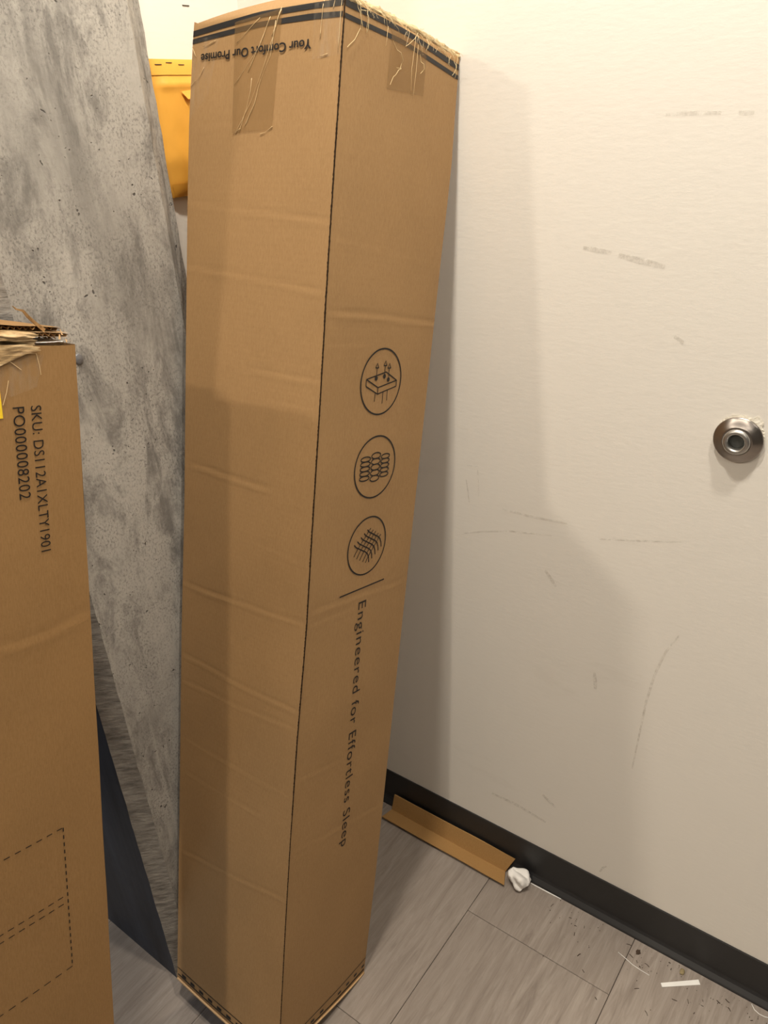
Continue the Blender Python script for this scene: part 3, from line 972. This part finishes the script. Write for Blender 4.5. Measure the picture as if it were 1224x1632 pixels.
m = MB(); m.grid(lambda i, j: lf(-0.155 + 0.118 * i - 0.01 * j, -0.010 - j * (0.030 + 0.014 * math.sin(i * 3)), 0.0009), 16, 12)
m.build('clear_tape', M['clear'], lb, True)
m = MB()
for pts in ([(-.080, -.010), (-.071, -.017), (-.062, -.024)], [(-.0835, -.058), (-.079, -.046), (-.076, -.034)], [(-.045, -.008), (-.0425, -.020), (-.0415, -.030)]):
    m.tube([lf(a, b, 0.0010) for a, b in pts], 0.0003, 5)
m.build('tape_wrinkles', M['strand'], lb)['kind'] = 'stuff'
m = MB(); m.grid(lambda i, j: lf(-0.158 + 0.0722 * i + 0.0014 * (1 - j), -0.0713 + 0.047 * j, 0.0007), 8, 8)
tag(m.build('sticker', M['yellow'], PANEL_F), 'bright yellow sticker')
text_mesh('SKU: DS112A1XLTY1901', lambda x, y: lf(-0.0548 + y, -0.0612 - x, 0.0008), 'printed_text', M['ink'], PANEL_F, 0.1592, 0.0114, -0.004, 1.05, 'printed stock number SKU: DS112A1XLTY1901')
text_mesh('PO000008202', lambda x, y: lf(-0.0740 + y, -0.0612 - x, 0.0008), 'printed_text', M['ink'], PANEL_F, 0.0968, 0.0124, -0.004, 1.05, 'printed order number PO000008202')
m = MB()
def dash(a, b, dl, gp, wd):
    a, b = Vector(a), Vector(b)
    L = (b - a).length
    q = 0.0
    while q < L:
        e = min(L, q + dl)
        pline(m, [tuple(a.lerp(b, q / L)), tuple(a.lerp(b, e / L))], wd, lf, 0.0008)
        q += dl + gp
dash((-.0532, -.5752), (-.0545, -.7847), .0055, .0050, .0014)
dash((-.0545, -.7847), (-.215, -.7835), .0085, .0065, .0012)
dash((-.0545, -.5750), (-.215, -.574), .0070, .0060, .0012)
dash((-.0600, -.6728), (-.215, -.6728), .0070, .0055, .0012)
dash((-.0600, -.6835), (-.215, -.6832), .0070, .0055, .0012)
dash((-.215, -.574), (-.215, -.7835), .0055, .0050, .0014)
tag(m.build('dashed_outline', M['ink'], PANEL_F), 'dashed rectangular label outline')

# ------------------------------------------------------------------ padded envelope on the back wall
EX0, EX1, EZ0, EZ1 = 0.8330, 0.985, 1.3850, 1.5730
env = tag(empty('padded_envelope', (0.91, BACK_Y - 0.001, EZ0)), 'orange padded envelope with stapled top against the wall, half hidden by the tall box', 'envelope')


def ev(i, j, back=False):
    x = EX0 + (EX1 - EX0) * i
    z = EZ0 + (EZ1 - EZ0) * j
    if i < 0.08 and j < 0.10: x += 0.004 * (1 - j / 0.10) * (1 - i / .08)
    e = min(1, 7 * i, 7 * (1 - i)) * min(1, 9 * j, 5 * (1 - j))
    th = 0.003 + 0.011 * max(0, e) ** 0.6
    th += 0.003 * math.exp(-((z - 1.540 - 0.03 * (x - .88)) / 0.005) ** 2) * (1 if x > 0.845 else 0.2) + 0.0012 * noise.noise((x * 40, z * 40, 0)) * max(0, e)
    th += 0.002 * noise.noise((x * 14, z * 10, 5)) * max(0, e)
    return Vector((x - 0.91, (-0.001 if back else -th - 0.006), z - EZ0))


m = MB()
m.grid(lambda i, j: ev(i, j), 36, 44)
m.grid(lambda i, j: ev(i, j, True), 36, 44, True)
bl = [ev(k / 36, 0) for k in range(37)] + [ev(k / 36, 0, True) for k in range(37)]
m.add(bl, [(k + 1, k, 37 + k, 38 + k) for k in range(36)])
tl_ = [ev(k / 36, 1) for k in range(37)] + [ev(k / 36, 1, True) for k in range(37)]
m.add(tl_, [(k, k + 1, 38 + k, 37 + k) for k in range(36)])
for ii in (0, 1):
    sd = [ev(ii, k / 44) for k in range(45)] + [ev(ii, k / 44, True) for k in range(45)]
    m.add(sd, [((k, k + 1, 46 + k, 45 + k) if ii == 0 else (k + 1, k, 45 + k, 46 + k)) for k in range(44)])
m.build('pouch', M['envelope'], env, True)


def ep(x, z, off):
    p = ev((x - EX0) / (EX1 - EX0), (z - EZ0) / (EZ1 - EZ0))
    return p + Vector((0, -off, 0))


m = MB(); m.grid(lambda i, j: ep(EX0 + 0.0005 + (EX1 - EX0 - 0.001) * i, EZ1 - 0.0005 - 0.0205 * (1 - j), 0.0014), 24, 5)
FLAP = m.build('folded_flap', M['envelope'], env, True)
m = MB(); m.grid(lambda i, j: ep(EX0 + 0.002 + 0.003 * (1 - i * 24 if i * 24 < 1 else 0) * (1 - j) + (EX1 - EX0 - 0.004) * i, EZ0 + 0.001 + 0.0185 * j, 0.0012), 24, 5)
m.build('bottom_flap', M['envelope'], env, True)
m = MB(); m.add([ep(.874, 1.530, .002), ep(.900, 1.533, .003), ep(.893, 1.523, .006), ep(.881, 1.519, .007)], [(0, 3, 2, 1)])
m.build('torn_tab', M['envelope'], env)
for (x, z) in ((0.8465, 1.5655), (0.8665, 1.5680), (0.8885, 1.5655), (0.925, 1.566), (0.955, 1.566)):
    m = MB()
    m.tube([ep(x - 0.0055, z, 0.0005), ep(x - 0.005, z, 0.0022), ep(x + 0.005, z, 0.0022), ep(x + 0.0055, z, 0.0005)], 0.0006, 5)
    m.build('staple', M['staple'], FLAP)

# ------------------------------------------------------------------ round door stop on the right wall
DS = Vector((WX, 0.2052, 1.0680))
ds = tag(empty('door_stop', DS), 'round brushed steel door stop mounted on the white wall', 'door stop')


def lathe(prof_, name, mat, k=56, parent=ds):
    vs, fs = [], []
    for (r, h) in prof_:
        for q in range(k):
            a = 2 * math.pi * q / k
            vs.append((-h, r * math.cos(a), r * math.sin(a)))
    for i in range(len(prof_) - 1):
        for q in range(k):
            q2 = (q + 1) % k
            fs.append((i * k + q, i * k + q2, (i + 1) * k + q2, (i + 1) * k + q))
    return obj(name, vs, [f[::-1] for f in fs], mat, parent, True)


lathe([(0.0290, 0.0), (0.0308, 0.0040), (0.0317, 0.0050), (0.0317, 0.0062), (0.0311, 0.0070), (0.0295, 0.0076), (0.0245, 0.0106), (0.0205, 0.0130), (0.0185, 0.0140), (0.0180, 0.0136), (0.0180, 0.006)], 'flange', M['steel'])
lathe([(0.0178, 0.006), (0.0178, 0.0138), (0.0170, 0.0160), (0.0150, 0.0176), (0.0125, 0.0180), (0.0110, 0.0168), (0.0102, 0.0140), (0.0098, 0.0095)], 'ring', M['ring'])
lathe([(0.0099, 0.0090), (0.0090, 0.0098), (0.0060, 0.0090), (0.0025, 0.0084), (0.0018, 0.0072), (0.0001, 0.0070)], 'rubber_bumper', M['rubber'])
# chipped plaster round its upper rim
m = MB()
k = 40
vs = [], []
ring_o, ring_i = [], []
for q in range(k + 1):
    a = math.radians(20 + 165 * q / k)
    f = math.sin(math.pi * q / k)
    ro = 0.0315 + f * (0.0022 + 0.0035 * max(0, noise.noise((q * 0.45, 3, 1))) + (0.0065 if 24 <= q <= 28 else 0))
    ring_i.append(Vector((-0.0012, 0.030 * math.cos(a), 0.030 * math.sin(a))))
    ring_o.append(Vector((-0.0010 - 0.001 * random.random(), ro * math.cos(a), ro * math.sin(a))))
m.add([DS + v for v in ring_i + ring_o], [(q, q + 1, k + 2 + q, k + 1 + q) for q in range(k)])
tag(m.build('chipped_plaster', M['chip'], wall_right), 'chipped plaster ring above the door stop')

# ------------------------------------------------------------------ cardboard corner strip on the floor
AN = Vector((1.0135, 0.676, 0))
sec = [(-0.0350, 0.0072), (-0.0355, 0.0100), (-0.001, 0.0038), (0.0125, 0.0405), (0.0152, 0.0398), (0.0012, 0.0006)]
ys = [0.160 - k * 0.321 / 16 for k in range(17)]
vs, fs = [], []
for k, y in enumerate(ys):
    for q, (x, z) in enumerate(sec):
        yy = y
        if k == 16: yy += (-0.004 if q in (0, 1) else 0.012 if q in (2, 5) else -0.004)
        if k == 0: yy += (0.0 if q in (0, 1) else -0.003 if q in (2, 5) else -0.004)
        w_ = 0.0012 * noise.noise((y * 9, q, 2))
        vs.append((x + w_, yy, max(0.0004, z + (w_ if q in (0, 1, 3, 4) else 0))))
for k in range(16):
    for q in range(6): fs.append((6 * k + q, 6 * k + (q + 1) % 6, 6 * k + 6 + (q + 1) % 6, 6 * k + 6 + q))
an = tag(empty('cardboard_corner_strip', AN), 'long brown L-folded cardboard strip lying on the floor against the baseboard', 'cardboard strip')
half = [f for f in fs]
fr, bk = [], []
for k in range(16):
    fr += [(6 * k + q, 6 * k + q2, 6 * k + 6 + q2, 6 * k + 6 + q) for q, q2 in ((0, 1), (1, 2), (5, 0))]
    bk += [(6 * k + q, 6 * k + q2, 6 * k + 6 + q2, 6 * k + 6 + q) for q, q2 in ((2, 3), (3, 4), (4, 5))]
fr += [(5, 2, 1, 0), (96, 97, 98, 101)]
bk += [(5, 4, 3, 2), (98, 99, 100, 101)]
obj('flange', vs, fr, M['kraft_angle'], an)
obj('flange', vs, bk, M['kraft_angle'], an)

# ------------------------------------------------------------------ crumpled tissue
TB = Vector((0.9985, 0.4790, 0.0))
top_c, low_c = Vector((0.0105, 0.0320, 0.0350)), Vector((-0.002, -0.0035, 0.0105))


def tissue_pt(i, j):
    th = 2 * math.pi * i
    b = j
    R_ = 0.0185 * math.sin(math.pi * (0.06 + 0.88 * b)) ** 0.45 * (0.80 + 0.35 * (1 - b) + 0.12 * math.sin(5 * b))
    R_ *= 1 + 0.22 * math.sin(3 * th + 3.2 * b) + 0.16 * math.sin(5 * th - 5.0 * b + 1) + 0.10 * abs(noise.noise((math.cos(th) * 1.6, math.sin(th) * 1.6, b * 4)))
    ax = (top_c - low_c).normalized()
    e1 = ax.cross(Vector((0, 0, 1))).normalized()
    e2 = ax.cross(e1)
    c_ = low_c.lerp(top_c, b) + e1 * 0.005 * math.sin(4.2 * b + 0.4)
    p = c_ + (e1 * math.cos(th) * 1.05 + e2 * math.sin(th) * 0.85) * R_
    p += Vector((noise.noise(p * 60), noise.noise(p * 60 + Vector((9, 0, 0))), noise.noise(p * 60 + Vector((0, 9, 0))))) * 0.0022
    p.x = min(p.x, 0.0225 if p.z < 0.02 else 0.0330)
    p.z = max(0.0003, p.z)
    return p


m = MB()
m.grid(tissue_pt, 64, 40)
m.add([tissue_pt(k / 64, 0) for k in range(64)], [tuple(range(64))])
m.add([tissue_pt(k / 64, 1) for k in range(64)], [tuple(range(64))])
o = m.build('crumpled_tissue', M['tissue'], None, True)
o.location = TB + Vector((-0.0015, -0.0035, 0))
tag(o, 'crumpled white tissue on the floor at the end of the cardboard strip', 'tissue')

# ------------------------------------------------------------------ litter on the floor
def scrap(name, poly, th, mat, label, cat, lift=0.0004):
    k = len(poly)
    vs = [(x, y, lift + 0.0006 * (i % 2)) for i, (x, y) in enumerate(poly)] + [(x, y, lift + th + 0.0006 * (i % 2)) for i, (x, y) in enumerate(poly)]
    fs = [tuple(range(k))[::-1], tuple(range(k, 2 * k))] + [(i, (i + 1) % k, k + (i + 1) % k, k + i) for i in range(k)]
    return tag(obj(name, vs, fs, mat), label, cat)


scrap('paper_strip', [(.9650, .1721), (.9583, .1674), (1.0027, .1110), (1.0102, .1166)], 0.0008, M['white'], 'tapered white paper strip lying on the tiles near the baseboard', 'paper')
scrap('paper_sliver', [(1.0205, .4690), (1.0185, .4690), (1.0190, .4300), (1.0200, .4000), (1.0220, .4000), (1.0212, .4300)], 0.0009, M['white'], 'thin white sliver along the foot of the baseboard beside the tissue', 'paper')
m = MB(); m.tube([(.9776, .2597, .001), (.9735, .2440, .0015), (.9692, .2278, .0012), (.9675, .2105, .0012), (.9671, .1942, .0009)], 0.0007, 5)
tag(m.build('thread', M['white'], None, True), 'short pale thread curved across a tile joint', 'thread')
m = MB(); m.tube([(1.0195, .0250, .001), (1.0120, .0185, .001), (1.0085, .0095, .0012), (1.0090, .0010, .001), (1.0120, -.0080, .001), (1.017, -.0150, .001)], 0.0008, 5)
tag(m.build('thread', M['white'], None, True), 'curled pale thread against the baseboard at the frame edge', 'thread')


def lump(name, loc, size, mat, label, seed):
    bm = bmesh.new()
    bmesh.ops.create_icosphere(bm, subdivisions=2, radius=1.0)
    for v in bm.verts:
        f = 1 + 0.45 * noise.noise(v.co * 1.6 + Vector((seed, 0, 0)))
        v.co = Vector((v.co.x * size[0] * f, v.co.y * size[1] * f, max(0.0002, size[2] + v.co.z * size[2] * f)))
    me = bpy.data.meshes.new(name)
    bm.to_mesh(me); bm.free()
    o = link(name, me, mat)
    o.location = loc
    return tag(o, label, 'crumb')


lump('crumb', (1.0075, .1460, 0), (.0075, .0045, .0025), M['crumb'], 'tan crumb beside the white paper strip', 3)
lump('crumb', (.9993, .2278, 0), (.0058, .0042, .0012), M['debris'], 'dark brown flake of dirt near the pale thread', 8)
m = MB()
bits = [(.9981, .4091), (.9931, .3664), (.9823, .3506), (.9798, .2231), (.9736, .2147), (1.0123, .1713), (.9764, .0987), (.9901, .0748), (.9872, .0554), (.9667, .0970), (.9486, .1411), (.8967, .1751), (1.0040, .2480), (.985, .236), (.99, .335), (.965, .345), (.984, .205), (1.002, .165), (.9600, .120), (.9450, .105), (1.001, .062), (.9300, .205), (.905, .30), (.93, .32), (.87, .26), (.99, .018)]
for (x, y) in bits:
    a = random.uniform(0, 6.28)
    L_ = random.uniform(.0015, .0052)
    dx, dy = math.cos(a) * L_, math.sin(a) * L_
    m.tube([(x - dx, y - dy, .0006), (x + .001 * random.uniform(-1, 1), y, .0012), (x + dx, y + dy, .0006)], random.uniform(.0004, .0008), 4)
for k in range(80):
    x, y = 1.018 - abs(random.gauss(0, .05)), random.uniform(-.06, .42)
    r = random.uniform(.0003, .0009)
    m.box((x - r, y - r * .7, .0001), (x + r, y + r * .7, .0001 + r))
tag(m.build('floor_debris', M['debris']), 'scattered dark specks and fibres on the tiles along the baseboard', 'debris', kind='stuff')
